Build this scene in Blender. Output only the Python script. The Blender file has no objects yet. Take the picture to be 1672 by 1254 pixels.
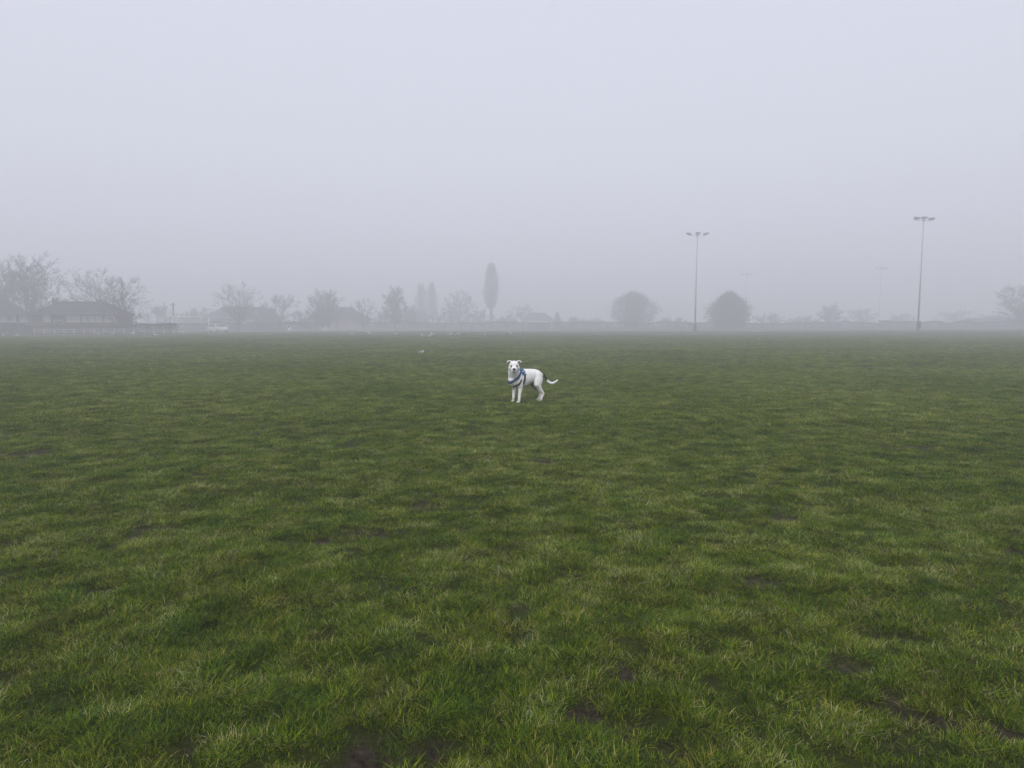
import bpy, bmesh, math, random
import numpy as np
from mathutils import Vector, Matrix
from mathutils.bvhtree import BVHTree
R = math.radians
scene = bpy.context.scene
col = scene.collection

# ------------------------------------------------------------------ camera, sky, sun, exposure
F_PX, CX, CY, HORIZON, EYE = 1150.0, 836.0, 627.0, 529.0, 1.4
PITCH = math.atan((CY-HORIZON)/F_PX)
cam_d = bpy.data.cameras.new('camera'); cam = bpy.data.objects.new('camera', cam_d); col.objects.link(cam)
cam_d.sensor_width = 36.0; cam_d.lens = F_PX/1672*36
cam_d.clip_start = 0.05; cam_d.clip_end = 3000
cam.location = (0, 0, EYE); cam.rotation_euler = (math.pi/2-PITCH, 0, 0)
scene.camera = cam

world = bpy.data.worlds.new('World'); scene.world = world; world.use_nodes = True
wn, wl = world.node_tree.nodes, world.node_tree.links
wn.clear()
SUN_EL, SUN_ROT = R(44), R(200)
sky = wn.new('ShaderNodeTexSky'); sky.sky_type = 'NISHITA'; sky.sun_disc = False
sky.sun_elevation = SUN_EL; sky.sun_rotation = SUN_ROT
sky.air_density = 1.0; sky.dust_density = 6.0; sky.ozone_density = 1.0
hs = wn.new('ShaderNodeHueSaturation'); hs.inputs['Saturation'].default_value = 0.12
mixw = wn.new('ShaderNodeMix'); mixw.data_type = 'RGBA'; mixw.inputs[0].default_value = 0.80
mixw.inputs[7].default_value = (8.8, 9.0, 10.6, 1)       # even overcast cloud
bg = wn.new('ShaderNodeBackground'); bg.inputs['Strength'].default_value = 0.10
wo = wn.new('ShaderNodeOutputWorld')
wl.new(sky.outputs[0], hs.inputs['Color']); wl.new(hs.outputs[0], mixw.inputs[6])
wl.new(mixw.outputs[2], bg.inputs['Color']); wl.new(bg.outputs[0], wo.inputs['Surface'])

sun_d = bpy.data.lights.new('sun', 'SUN'); sun_d.energy = 1.8; sun_d.angle = R(40); sun_d.color = (1.0, 0.985, 0.965)
sun = bpy.data.objects.new('sun', sun_d); col.objects.link(sun)
# direction towards the sun, same azimuth as the sky texture
az = SUN_ROT
sd = Vector((math.sin(az)*math.cos(SUN_EL), math.cos(az)*math.cos(SUN_EL), math.sin(SUN_EL)))
sun.rotation_euler = sd.to_track_quat('Z', 'Y').to_euler(); sun.location = (0, 0, 60)

scene.view_settings.view_transform = 'Standard'; scene.view_settings.look = 'None'
scene.view_settings.gamma = 1.0; scene.view_settings.use_curve_mapping = False
scene.view_settings.exposure = 0.0
cy = scene.cycles
cy.max_bounces = 6; cy.diffuse_bounces = 3; cy.glossy_bounces = 2; cy.transmission_bounces = 4
cy.volume_bounces = 3; cy.transparent_max_bounces = 8
cy.use_denoising = True
try:
    cy.denoiser = 'OPENIMAGEDENOISE'; cy.denoising_input_passes = 'RGB_ALBEDO_NORMAL'
except Exception: pass
cy.caustics_reflective = False; cy.caustics_refractive = False
FOG = 0.0075

# ------------------------------------------------------------------ helpers
rnd = random.Random(7)
rng = np.random.default_rng(7)

def pixel_ray(px, py):
    v = Vector(((px-CX)/F_PX, 1.0, -(py-CY)/F_PX))
    c, s = math.cos(-PITCH), math.sin(-PITCH)
    return Vector((v.x, v.y*c-v.z*s, v.y*s+v.z*c))
def on_ground(px, py, z=0.0):
    r = pixel_ray(px, py); t = (z-EYE)/r.z
    return Vector((r.x*t, r.y*t, z))
def at(px, py, Y):
    r = pixel_ray(px, py); t = Y/r.y
    return Vector((r.x*t, Y, EYE+r.z*t))

def tag(o, label=None, cat=None, group=None, kind=None):
    if label: o['label'] = label
    if cat: o['category'] = cat
    if group: o['group'] = group
    if kind: o['kind'] = kind
    return o
def empty(name, loc=(0, 0, 0), rz=0.0):
    o = bpy.data.objects.new(name, None); col.objects.link(o)
    o.location = loc; o.rotation_euler = (0, 0, rz); o.empty_display_size = 0.3
    return o
def link_mesh(name, me, m, parent=None, smooth=False):
    o = bpy.data.objects.new(name, me); col.objects.link(o)
    if m is not None and len(me.materials) == 0: me.materials.append(m)
    if parent is not None: o.parent = parent
    if smooth: me.polygons.foreach_set('use_smooth', np.ones(len(me.polygons), bool))
    return o
def copy_tree(o, parent=None):
    c = o.copy(); col.objects.link(c); c.parent = parent
    for ch in list(o.children): copy_tree(ch, c)
    return c

class MB:
    """collects vertices and faces of ONE mesh"""
    def __init__(s): s.v = []; s.f = []
    def box(s, x0, x1, y0, y1, z0, z1):
        b = len(s.v)
        s.v += [(x0,y0,z0),(x1,y0,z0),(x1,y1,z0),(x0,y1,z0),(x0,y0,z1),(x1,y0,z1),(x1,y1,z1),(x0,y1,z1)]
        s.f += [tuple(b+i for i in q) for q in ((0,3,2,1),(4,5,6,7),(0,1,5,4),(1,2,6,5),(2,3,7,6),(3,0,4,7))]
        return s
    def poly(s, pts):
        b = len(s.v); s.v += [tuple(p) for p in pts]; s.f.append(tuple(range(b, b+len(pts)))); return s
    def tube(s, pts, rad, n=6, cap=True):
        pts = [Vector(p) for p in pts]
        if not isinstance(rad, (list, tuple)): rad = [rad]*len(pts)
        b = len(s.v); up = Vector((0.13, 0.21, 0.97))
        for i, p in enumerate(pts):
            d = (pts[min(i+1, len(pts)-1)]-pts[max(i-1, 0)])
            if d.length < 1e-9: d = Vector((0, 0, 1))
            d.normalize(); u = d.cross(up)
            if u.length < 0.05: u = d.cross(Vector((1, 0, 0)))
            u.normalize(); w = d.cross(u)
            for k in range(n):
                a = 2*math.pi*k/n
                s.v.append(tuple(p+u*(rad[i]*math.cos(a))+w*(rad[i]*math.sin(a))))
        for i in range(len(pts)-1):
            for k in range(n):
                k2 = (k+1) % n
                s.f.append((b+i*n+k, b+i*n+k2, b+(i+1)*n+k2, b+(i+1)*n+k))
        if cap:
            s.f.append(tuple(b+k for k in reversed(range(n))))
            s.f.append(tuple(b+(len(pts)-1)*n+k for k in range(n)))
        return s
    def ball(s, c, r, sx=1, sy=1, sz=1, seg=10, rings=6):
        b = len(s.v)
        s.v.append((c[0], c[1], c[2]+r*sz))
        for i in range(1, rings):
            t = math.pi*i/rings
            for k in range(seg):
                a = 2*math.pi*k/seg
                s.v.append((c[0]+r*sx*math.sin(t)*math.cos(a), c[1]+r*sy*math.sin(t)*math.sin(a), c[2]+r*sz*math.cos(t)))
        s.v.append((c[0], c[1], c[2]-r*sz)); e = len(s.v)-1
        for k in range(seg):
            k2 = (k+1) % seg
            s.f.append((b, b+1+k, b+1+k2)); s.f.append((e, e-seg+k2, e-seg+k))
            for i in range(rings-2):
                q = b+1+i*seg
                s.f.append((q+k, q+seg+k, q+seg+k2, q+k2))
        return s
    def build(s, name, m, parent=None, smooth=False, bevel=0.0):
        me = bpy.data.meshes.new(name); me.from_pydata(s.v, [], s.f); me.update()
        o = link_mesh(name, me, m, parent, smooth)
        if bevel:
            md = o.modifiers.new('bevel', 'BEVEL'); md.width = bevel; md.segments = 2; md.limit_method = 'ANGLE'
        return o

# ------------------------------------------------------------------ materials
def mat(name, c0, c1=None, scale=4.0, rough=0.8, bump=0.0, spec=0.3, metal=0.0, detail=4, bscale=None, coords='Object'):
    m = bpy.data.materials.new(name); m.use_nodes = True
    n, l = m.node_tree.nodes, m.node_tree.links
    p = n['Principled BSDF']; p.inputs['Roughness'].default_value = rough
    p.inputs['Specular IOR Level'].default_value = spec; p.inputs['Metallic'].default_value = metal
    tc = n.new('ShaderNodeTexCoord'); no = n.new('ShaderNodeTexNoise')
    no.inputs['Scale'].default_value = scale; no.inputs['Detail'].default_value = detail
    l.new(tc.outputs[coords], no.inputs['Vector'])
    c1 = c1 or tuple(x*0.75 for x in c0)
    r = n.new('ShaderNodeValToRGB')
    r.color_ramp.elements[0].position = 0.35; r.color_ramp.elements[0].color = (*c1, 1)
    r.color_ramp.elements[1].position = 0.65; r.color_ramp.elements[1].color = (*c0, 1)
    l.new(no.outputs['Fac'], r.inputs[0]); l.new(r.outputs[0], p.inputs['Base Color'])
    if bump:
        b = n.new('ShaderNodeBump'); b.inputs['Strength'].default_value = bump; b.inputs['Distance'].default_value = 0.02
        n2 = n.new('ShaderNodeTexNoise'); n2.inputs['Scale'].default_value = bscale or scale*5; n2.inputs['Detail'].default_value = 6
        l.new(tc.outputs[coords], n2.inputs['Vector']); l.new(n2.outputs['Fac'], b.inputs['Height'])
        l.new(b.outputs[0], p.inputs['Normal'])
    return m
def brick_mat(name, c0, c1, mortar, sx=4.4, rough=0.85):
    m = bpy.data.materials.new(name); m.use_nodes = True
    n, l = m.node_tree.nodes, m.node_tree.links; p = n['Principled BSDF']; p.inputs['Roughness'].default_value = rough
    tc = n.new('ShaderNodeTexCoord'); mp = n.new('ShaderNodeMapping'); mp.inputs['Rotation'].default_value = (math.pi/2, 0, 0)
    b = n.new('ShaderNodeTexBrick'); b.inputs['Scale'].default_value = sx
    b.inputs['Color1'].default_value = (*c0, 1); b.inputs['Color2'].default_value = (*c1, 1); b.inputs['Mortar'].default_value = (*mortar, 1)
    b.inputs['Mortar Size'].default_value = 0.03
    l.new(tc.outputs['Object'], mp.inputs[0]); l.new(mp.outputs[0], b.inputs[0]); l.new(b.outputs[0], p.inputs['Base Color'])
    return m
M = dict(
    bark=mat('bark', (.075, .062, .05), (.04, .034, .03), 3, .9, .6),
    twig=mat('twig', (.07, .055, .045), (.045, .038, .033), 2, .9),
    ivy=mat('dark_foliage', (.045, .06, .028), (.028, .036, .018), 1.2, .8),
    brush=mat('winter_brush', (.085, .075, .05), (.05, .048, .033), 1.5, .9),
    hedge=mat('hedge_leaf', (.06, .068, .035), (.035, .04, .022), 1.5, .8),
    brick=brick_mat('brown_brick', (.10, .065, .05), (.075, .05, .042), (.13, .12, .11)),
    brick2=brick_mat('buff_brick', (.26, .17, .12), (.2, .14, .1), (.3, .28, .25)),
    render_wall=mat('rendered_wall', (.42, .39, .35), (.34, .32, .29), .6, .9, .2),
    roof=mat('roof_tile', (.036, .032, .032), (.022, .021, .022), 2.5, .85, .5, bscale=14),
    roof2=mat('slate_roof', (.09, .09, .1), (.065, .065, .072), 2.5, .7, .4, bscale=14),
    pvc=mat('white_frame', (.55, .55, .54), (.45, .45, .44), 3, .4),
    pane=mat('window_glass', (.06, .07, .08), (.03, .035, .04), 1, .08, spec=.6),
    curtain=mat('net_curtain', (.34, .34, .33), (.22, .22, .215), 6, .9),
    door=mat('painted_door', (.07, .08, .09), (.05, .06, .07), 2, .45),
    white=mat('white_paint', (.8, .8, .79), (.66, .66, .64), 5, .45, .05),
    car=mat('car_paint', (.6, .61, .62), (.56, .57, .58), 1, .25, spec=.6),
    rubber=mat('tyre_rubber', (.03, .03, .03), (.02, .02, .02), 5, .9),
    rim=mat('wheel_rim', (.45, .46, .47), (.35, .36, .37), 5, .35, metal=.7),
    red=mat('red_lens', (.35, .02, .02), (.25, .02, .02), 4, .25),
    steel=mat('galvanised_steel', (.34, .35, .36), (.26, .27, .28), 3, .55, .1, metal=.3),
    darksteel=mat('dark_steel', (.10, .105, .11), (.07, .07, .075), 3, .6),
    lens=mat('lamp_lens', (.5, .52, .54), (.4, .42, .44), 3, .15, spec=.6),
    wood=mat('grey_timber', (.2, .18, .15), (.12, .11, .095), 5, .9, .5),
    fencewood=mat('pale_timber', (.58, .56, .52), (.44, .43, .40), 5, .85, .4),
    net=mat('goal_net', (.55, .55, .55), (.45, .45, .45), 5, .8),
    gullwhite=mat('white_feather', (.8, .8, .79), (.74, .74, .73), 20, .8),
    gullgrey=mat('grey_feather', (.36, .38, .41), (.3, .32, .35), 20, .8),
    beak=mat('yellow_beak', (.6, .4, .05), (.5, .3, .05), 20, .5),
    tarmac=mat('tarmac', (.2, .2, .2), (.15, .15, .152), .6, .9, .3, coords='Object'),
)

# ------------------------------------------------------------------ numpy value noise and the lie of the land
def _hash(ix, iy, seed):
    h = (ix*374761393 + iy*668265263 + seed*974634777) & 0xFFFFFFFF
    h = ((h ^ (h >> 13))*1274126177) & 0xFFFFFFFF
    return ((h ^ (h >> 16)) & 0xFFFF)/65535.0
def vnoise(x, y, seed=0):
    x = np.asarray(x, float); y = np.asarray(y, float)
    ix = np.floor(x).astype(np.int64); iy = np.floor(y).astype(np.int64)
    fx = x-ix; fy = y-iy; fx = fx*fx*(3-2*fx); fy = fy*fy*(3-2*fy)
    ix = ix & 0xFFFFF; iy = iy & 0xFFFFF
    a = _hash(ix, iy, seed); b = _hash(ix+1, iy, seed); c = _hash(ix, iy+1, seed); d = _hash(ix+1, iy+1, seed)
    return (a*(1-fx)+b*fx)*(1-fy)+(c*(1-fx)+d*fx)*fy
def fbm(x, y, seed=0, oct=4):
    s = 0; a = 1; t = 0
    for o in range(oct):
        s = s+a*vnoise(x*2**o+31.7*o, y*2**o-17.3*o, seed+o); t += a; a *= .55
    return s/t
def smooth01(t): t = np.clip(t, 0, 1); return t*t*(3-2*t)
# bare muddy spots (pixel in the photograph -> place on the ground, half width in metres)
MUD_PX = [(600,1243,.24),(690,1246,.15),(655,1136,.12),(610,1166,.11),(632,1196,.10),(700,1210,.09),(1012,1101,.17),(960,1166,.18),
          (925,1172,.10),(665,962,.13),(155,1012,.22),(190,1090,.14),(1420,1142,.12),(1600,1170,.24),(1465,1208,.13),
          (1160,880,.2),(1130,890,.16),(1300,846,.30),(610,872,.3),(525,882,.3),(882,756,.5),(690,826,.4),(935,945,.2),
          (1445,1035,.16),(1240,1015,.12),(430,1178,.13),(805,1192,.11),(1110,1235,.12),(1330,1085,.12),(390,1028,.10),
          (1215,945,.2),(1240,950,.15),(175,970,.14),(330,1215,.11),(1060,1215,.10),(540,1085,.10),(480,1105,.09),
          (395,852,.35),(255,868,.4),(1660,900,.3),(970,830,.2),(1010,828,.2),(45,740,.6),(1500,730,.6),(30,1100,.16)]
MUD = []
for a, b, r in MUD_PX:
    p = on_ground(a, b); MUD.append((p.x, p.y, r*(.48 if b > 920 else .36)))
def mud_mask(x, y):
    m = np.zeros_like(x)
    wx = x+(fbm(x*14, y*14, 61, 4)-.5)*.36; wy = y+(fbm(x*14, y*14, 71, 4)-.5)*.36
    for cx_, cy_, r in MUD:
        d = np.sqrt(((wx-cx_)/r)**2+((wy-cy_)/(r*.85))**2)
        m = np.maximum(m, smooth01((1.3-d)/.6))
    g = .35*fbm(x*2.1, y*2.1, 5, 4)+.65*fbm(x*9, y*9, 8, 3)
    return np.clip(np.maximum(m, smooth01((.33-g)/.07)*.7), 0, 1)
def height(x, y):
    d = np.sqrt(x*x+y*y)
    f1 = 1/(1+(d/14)**2); f2 = 1/(1+(d/60)**2)
    z = (fbm(x*3.2, y*3.2, 11, 3)-.5)*.055*f1 + (fbm(x*.7, y*.7, 21, 3)-.5)*.10*f2 + (fbm(x*.06, y*.06, 33, 2)-.5)*.18*smooth01(d/30)
    z = z + .34*smooth01((x-20)/75)*smooth01((y-30)/70)              # the field rises a little to the right
    return z
def hz(x, y): return float(height(np.array([float(x)]), np.array([float(y)]))[0])

# ------------------------------------------------------------------ the field: one sheet, fine near the camera
def build_field():
    nr, na = 520, 1000
    r = np.concatenate([[0.0], np.geomspace(.35, 690, nr)])
    aa = np.arange(na)/na*2*np.pi
    RR, AA = np.meshgrid(r[1:], aa, indexing='ij')
    x = (RR*np.sin(AA)).ravel(); y = (RR*np.cos(AA)).ravel()
    x = np.concatenate([[0.], x]); y = np.concatenate([[0.], y])
    mud = mud_mask(x, y); z = height(x, y)-.012*mud+(fbm(x*22, y*22, 91, 3)-.5)*.022*mud/(1+(np.sqrt(x*x+y*y)/7)**3)
    me = bpy.data.meshes.new('field')
    V = np.stack([x, y, z], 1).astype(np.float32)
    idx = 1+np.arange(nr*na).reshape(nr, na); nx = np.roll(idx, -1, 1)
    quads = np.stack([idx[:-1], idx[1:], nx[1:], nx[:-1]], -1).reshape(-1, 4)[:, ::-1]
    tris = np.stack([np.zeros(na, int), nx[0], idx[0]], -1)
    nl = quads.size+tris.size
    me.vertices.add(len(V)); me.vertices.foreach_set('co', V.ravel())
    me.loops.add(nl); me.loops.foreach_set('vertex_index', np.concatenate([quads.ravel(), tris[:, ::-1].ravel()]).astype(np.int32))
    me.polygons.add(len(quads)+len(tris))
    st = np.concatenate([np.arange(len(quads))*4, quads.size+np.arange(len(tris))*3]).astype(np.int32)
    me.polygons.foreach_set('loop_start', st)
    me.polygons.foreach_set('use_smooth', np.ones(len(st), bool))
    me.update(calc_edges=True); me.validate()
    at_ = me.attributes.new('mud', 'FLOAT', 'POINT'); at_.data.foreach_set('value', mud.astype(np.float32))
    m = bpy.data.materials.new('turf_and_soil'); m.use_nodes = True
    n, l = m.node_tree.nodes, m.node_tree.links; p = n['Principled BSDF']
    p.inputs['Roughness'].default_value = .9; p.inputs['Specular IOR Level'].default_value = .06
    tc = n.new('ShaderNodeTexCoord')
    def noise(sc, det, vec=None, rough=.55):
        q = n.new('ShaderNodeTexNoise'); q.inputs['Scale'].default_value = sc; q.inputs['Detail'].default_value = det
        q.inputs['Roughness'].default_value = rough
        l.new(vec or tc.outputs['Object'], q.inputs['Vector']); return q.outputs['Fac']
    def ramp(f, a, ca, b, cb):
        q = n.new('ShaderNodeValToRGB'); e = q.color_ramp.elements
        e[0].position = a; e[0].color = (*ca, 1); e[1].position = b; e[1].color = (*cb, 1); l.new(f, q.inputs[0]); return q.outputs[0]
    def mix(f, a, b, mode='MIX'):
        q = n.new('ShaderNodeMix'); q.data_type = 'RGBA'; q.blend_type = mode
        if isinstance(f, float): q.inputs[0].default_value = f
        else: l.new(f, q.inputs[0])
        l.new(a, q.inputs[6]); l.new(b, q.inputs[7]); return q.outputs[2]
    fine = ramp(noise(9, 8, rough=.75), .3, FIELD0, .7, FIELD1)
    broad = ramp(noise(.22, 5), .35, (.8, .84, .8), .65, (1.18, 1.14, 1.0))
    green = mix(1.0, fine, broad, 'MULTIPLY')
    soil = ramp(noise(26, 8, rough=.7), .3, (.018, .013, .009), .7, (.105, .080, .056))
    thatch = ramp(noise(60, 6), .35, (.016, .016, .008), .7, (.075, .066, .028))
    a = n.new('ShaderNodeAttribute'); a.attribute_name = 'mud'
    base = mix(.5, green, thatch)
    l.new(mix(a.outputs['Fac'], base, soil), p.inputs['Base Color'])
    b = n.new('ShaderNodeBump'); b.inputs['Strength'].default_value = 1.0; b.inputs['Distance'].default_value = .05
    l.new(noise(28, 8, rough=.7), b.inputs['Height']); l.new(b.outputs[0], p.inputs['Normal'])
    o = link_mesh('field', me, m); tag(o, kind='structure', label='wide flat playing field of rough green turf with muddy spots')
FIELD0, FIELD1 = (.026, .048, .003), (.074, .106, .006)
build_field()

# ------------------------------------------------------------------ grass: tufts scattered by geometry nodes, one stuff object
def grass_material():
    m = bpy.data.materials.new('grass_blade'); m.use_nodes = True
    n, l = m.node_tree.nodes, m.node_tree.links; p = n['Principled BSDF']; out = n['Material Output']
    p.inputs['Roughness'].default_value = .5; p.inputs['Specular IOR Level'].default_value = .16
    at_ = n.new('ShaderNodeAttribute'); at_.attribute_name = 'tint'
    r = n.new('ShaderNodeValToRGB'); e = r.color_ramp.elements
    e[0].position = 0; e[0].color = (.012, .028, .004, 1); e[1].position = 1; e[1].color = (.44, .43, .24, 1)  # palest end paints wet glints into the blade colour
    for pos, c in ((.28, (.052, .102, .005)), (.52, (.106, .176, .008)), (.78, (.235, .29, .030)), (.92, (.34, .27, .09))):
        q = e.new(pos); q.color = (*c, 1)
    geo = n.new('ShaderNodeNewGeometry')
    def noise(sc, det):
        q = n.new('ShaderNodeTexNoise'); q.inputs['Scale'].default_value = sc; q.inputs['Detail'].default_value = det
        l.new(geo.outputs['Position'], q.inputs['Vector']); return q.outputs['Fac']
    def mr(f, a, b, c, d):
        q = n.new('ShaderNodeMapRange'); l.new(f, q.inputs[0])
        for i, v in enumerate((a, b, c, d)): q.inputs[1+i].default_value = v
        return q.outputs[0]
    def math_(op, a, b):
        q = n.new('ShaderNodeMath'); q.operation = op
        for i, v in enumerate((a, b)):
            if isinstance(v, (int, float)): q.inputs[i].default_value = v
            else: l.new(v, q.inputs[i])
        return q.outputs[0]
    shift = math_('ADD', mr(noise(3.2, 6), .35, .68, -.15, .20), mr(noise(.22, 3), .35, .65, -.08, .08))
    l.new(math_('ADD', at_.outputs['Fac'], shift), r.inputs[0])
    oi = n.new('ShaderNodeObjectInfo')
    hs = n.new('ShaderNodeHueSaturation'); l.new(r.outputs[0], hs.inputs['Color'])
    l.new(mr(oi.outputs['Random'], 0, 1, .72, 1.30), hs.inputs['Value'])
    l.new(mr(noise(2.7, 2), .3, .7, .485, .515), hs.inputs['Hue'])
    hs.inputs['Saturation'].default_value = 1.13
    l.new(hs.outputs[0], p.inputs['Base Color'])
    tr = n.new('ShaderNodeBsdfTranslucent'); l.new(hs.outputs[0], tr.inputs['Color'])
    mx = n.new('ShaderNodeMixShader'); mx.inputs[0].default_value = .20
    l.new(p.outputs[0], mx.inputs[1]); l.new(tr.outputs[0], mx.inputs[2]); l.new(mx.outputs[0], out.inputs['Surface'])
    return m
GM = grass_material()
def tuft_mesh(name, blades, radius, h0, h1, w, dry_glint, lean, seed):
    g = np.random.default_rng(seed); N = blades
    a = g.uniform(0, 2*np.pi, N); rr = radius*np.sqrt(g.uniform(0, 1, N))
    bx, by = rr*np.cos(a), rr*np.sin(a)
    la = a+g.normal(0, 1.0, N)                                   # lean mostly outwards
    H = g.uniform(h0, h1, N)*(1-.25*rr/radius); L = H*np.abs(g.normal(lean, .35, N)).clip(.05, 1.6)
    wd = w*g.uniform(.6, 1.35, N)
    tint = np.where(g.uniform(0, 1, N) < dry_glint, g.uniform(.82, 1.0, N), g.normal(.40, .27, N).clip(.0, .90))  # straw-coloured blades, the palest standing in for glints
    ts = np.array([0, .38, .72, 1.0]); taper = np.array([.9, 1.0, .7, .06])
    px, py = -np.sin(la), np.cos(la)
    fa = g.uniform(-.7, .7, N); px, py = px*np.cos(fa)-py*np.sin(fa), px*np.sin(fa)+py*np.cos(fa)
    V = np.zeros((N, 8, 3)); droop = g.uniform(0, .55, N)
    for i, t in enumerate(ts):
        cx_ = bx+np.cos(la)*L*t**1.7; cy_ = by+np.sin(la)*L*t**1.7
        cz_ = H*(t-droop*t**3*.75)-.004
        V[:, 2*i, 0] = cx_-px*wd*taper[i]/2; V[:, 2*i, 1] = cy_-py*wd*taper[i]/2; V[:, 2*i, 2] = cz_
        V[:, 2*i+1, 0] = cx_+px*wd*taper[i]/2; V[:, 2*i+1, 1] = cy_+py*wd*taper[i]/2; V[:, 2*i+1, 2] = cz_
    q = np.array([[0, 1, 3, 2], [2, 3, 5, 4], [4, 5, 7, 6]])
    Fc = (np.arange(N)[:, None, None]*8+q[None]).reshape(-1, 4)
    me = bpy.data.meshes.new(name)
    me.vertices.add(N*8); me.vertices.foreach_set('co', V.reshape(-1).astype(np.float32))
    me.loops.add(Fc.size); me.loops.foreach_set('vertex_index', Fc.ravel().astype(np.int32))
    me.polygons.add(len(Fc)); me.polygons.foreach_set('loop_start', (np.arange(len(Fc))*4).astype(np.int32))
    me.polygons.foreach_set('use_smooth', np.ones(len(Fc), bool)); me.update(calc_edges=True)
    t_ = me.attributes.new('tint', 'FLOAT', 'POINT'); t_.data.foreach_set('value', np.repeat(tint, 8).astype(np.float32))
    me.materials.append(GM); return me
tufts = bpy.data.collections.new('tuft_kinds')
kinds = []
for i in range(6): kinds.append(tuft_mesh('tuft', 88, .058, .011, .045, .0017, (.05, .08, .16, .04, .3, .07)[i], (.6, .8, 1.2, .45, 1.4, .9)[i], 100+i))
for i in range(4): kinds.append(tuft_mesh('tuft', 250, .16, .015, .048, .0028, (.06, .1, .16, .05)[i], (.5, .65, .8, .45)[i], 200+i))
for i in range(2): kinds.append(tuft_mesh('tuft', 22, .028, .035, .078, .0026, (.04, .1)[i], (.55, .7)[i], 300+i))
for i, me in enumerate(kinds):
    o = bpy.data.objects.new('tuft_%02d' % i, me); tufts.objects.link(o)
def scatter():
    P = []
    def band(y0, y1, dens, ids, s0, s1, marg=1.6, thin=1.0, xmax=None):
        w1 = .80*y1+marg; n_ = int((y1-y0)*2*w1*dens)
        x = rng.uniform(-w1, w1, n_); y = rng.uniform(y0, y1, n_)
        k = np.abs(x) < .80*np.maximum(y, 0)+marg; x, y = x[k], y[k]
        mud = mud_mask(x, y); lush = .22*fbm(x*1.4, y*1.4, 44, 3)+.78*fbm(x*7.5, y*7.5, 47, 3)
        keep = rng.uniform(0, 1, len(x)) > np.clip(mud*.80*thin+np.clip((.50-lush)*4.2, 0, .72), 0, .96)
        x, y, mud, lush = x[keep], y[keep], mud[keep], lush[keep]
        z = height(x, y)-.012*mud
        s = rng.uniform(s0, s1, len(x))*(1-.35*mud)*(.46+.86*lush)
        idx = rng.choice(ids, len(x))
        P.append((x, y, z, s, idx))
    band(-1.2, 5.2, 820, [0, 1, 2, 3, 4, 5], .75, 1.25)
    band(5.2, 9.5, 520, [0, 1, 2, 3, 4, 5], .85, 1.4)
    band(1.0, 9.5, 9, [10, 11], .7, 1.15)
    band(9.5, 22, 130, [6, 7, 8, 9], .8, 1.25, thin=.8)
    band(22, 42, 24, [6, 7, 8, 9], 1.1, 1.7, thin=.6)
    band(42, 60, 9, [6, 7, 8, 9], 1.3, 1.9, thin=.6)
    band(60, 85, 3, [6, 7, 8, 9], 1.4, 2.0, thin=.6)
    band(112, 123.5, 2.5, [6, 7, 8, 9], 2.0, 4.5, thin=0)
    x, y, z, s, idx = (np.concatenate(c) for c in zip(*P))
    me = bpy.data.meshes.new('grass'); me.vertices.add(len(x))
    me.vertices.foreach_set('co', np.stack([x, y, z], 1).ravel().astype(np.float32))
    a = me.attributes.new('scl', 'FLOAT', 'POINT'); a.data.foreach_set('value', s.astype(np.float32))
    a = me.attributes.new('kind_index', 'INT', 'POINT'); a.data.foreach_set('value', idx.astype(np.int32))
    rot = np.stack([rng.normal(0, .12, len(x)), rng.normal(0, .12, len(x)), rng.uniform(0, 6.283, len(x))], 1)
    a = me.attributes.new('rot', 'FLOAT_VECTOR', 'POINT'); a.data.foreach_set('vector', rot.ravel().astype(np.float32))
    o = link_mesh('grass', me, GM)
    ng = bpy.data.node_groups.new('scatter_grass', 'GeometryNodeTree')
    ng.interface.new_socket('Geometry', in_out='INPUT', socket_type='NodeSocketGeometry')
    ng.interface.new_socket('Geometry', in_out='OUTPUT', socket_type='NodeSocketGeometry')
    N, L = ng.nodes, ng.links
    gi = N.new('NodeGroupInput'); go = N.new('NodeGroupOutput')
    mp = N.new('GeometryNodeMeshToPoints'); ip = N.new('GeometryNodeInstanceOnPoints')
    ci = N.new('GeometryNodeCollectionInfo'); ci.inputs['Collection'].default_value = tufts
    ci.inputs['Separate Children'].default_value = True; ci.inputs['Reset Children'].default_value = True
    def attr(nm, t):
        q = N.new('GeometryNodeInputNamedAttribute'); q.data_type = t; q.inputs['Name'].default_value = nm
        return next(s_ for s_ in q.outputs if s_.name == 'Attribute' and s_.enabled)
    L.new(gi.outputs[0], mp.inputs[0]); L.new(mp.outputs[0], ip.inputs['Points'])
    L.new(ci.outputs[0], ip.inputs['Instance']); ip.inputs['Pick Instance'].default_value = True
    L.new(attr('kind_index', 'INT'), ip.inputs['Instance Index'])
    L.new(attr('rot', 'FLOAT_VECTOR'), ip.inputs['Rotation']); L.new(attr('scl', 'FLOAT'), ip.inputs['Scale'])
    L.new(ip.outputs[0], go.inputs[0])
    md = o.modifiers.new('scatter', 'NODES'); md.node_group = ng
    tag(o, 'short rough winter grass covering the playing field', 'grass', kind='stuff')
    print('grass instances', len(x))
scatter()

# ------------------------------------------------------------------ paved strip beyond the field
def strip(name, x0, x1, y0, y1, dz, m, label):
    b = MB(); n = 60
    g = [[None]*2 for _ in range(n+1)]
    for i in range(n+1):
        x = x0+(x1-x0)*i/n
        for j, y in enumerate((y0, y1)): b.v.append((x, y, max(hz(x, y), hz(x, (y0+y1)/2))+dz))
    for i in range(n): b.f.append((2*i, 2*i+2, 2*i+3, 2*i+1))
    tag(b.build(name, m), label, kind='structure')
strip('path', -120, 150, 124, 138, .05, M['tarmac'], 'pale tarmac path beyond the far edge of the field')

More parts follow.
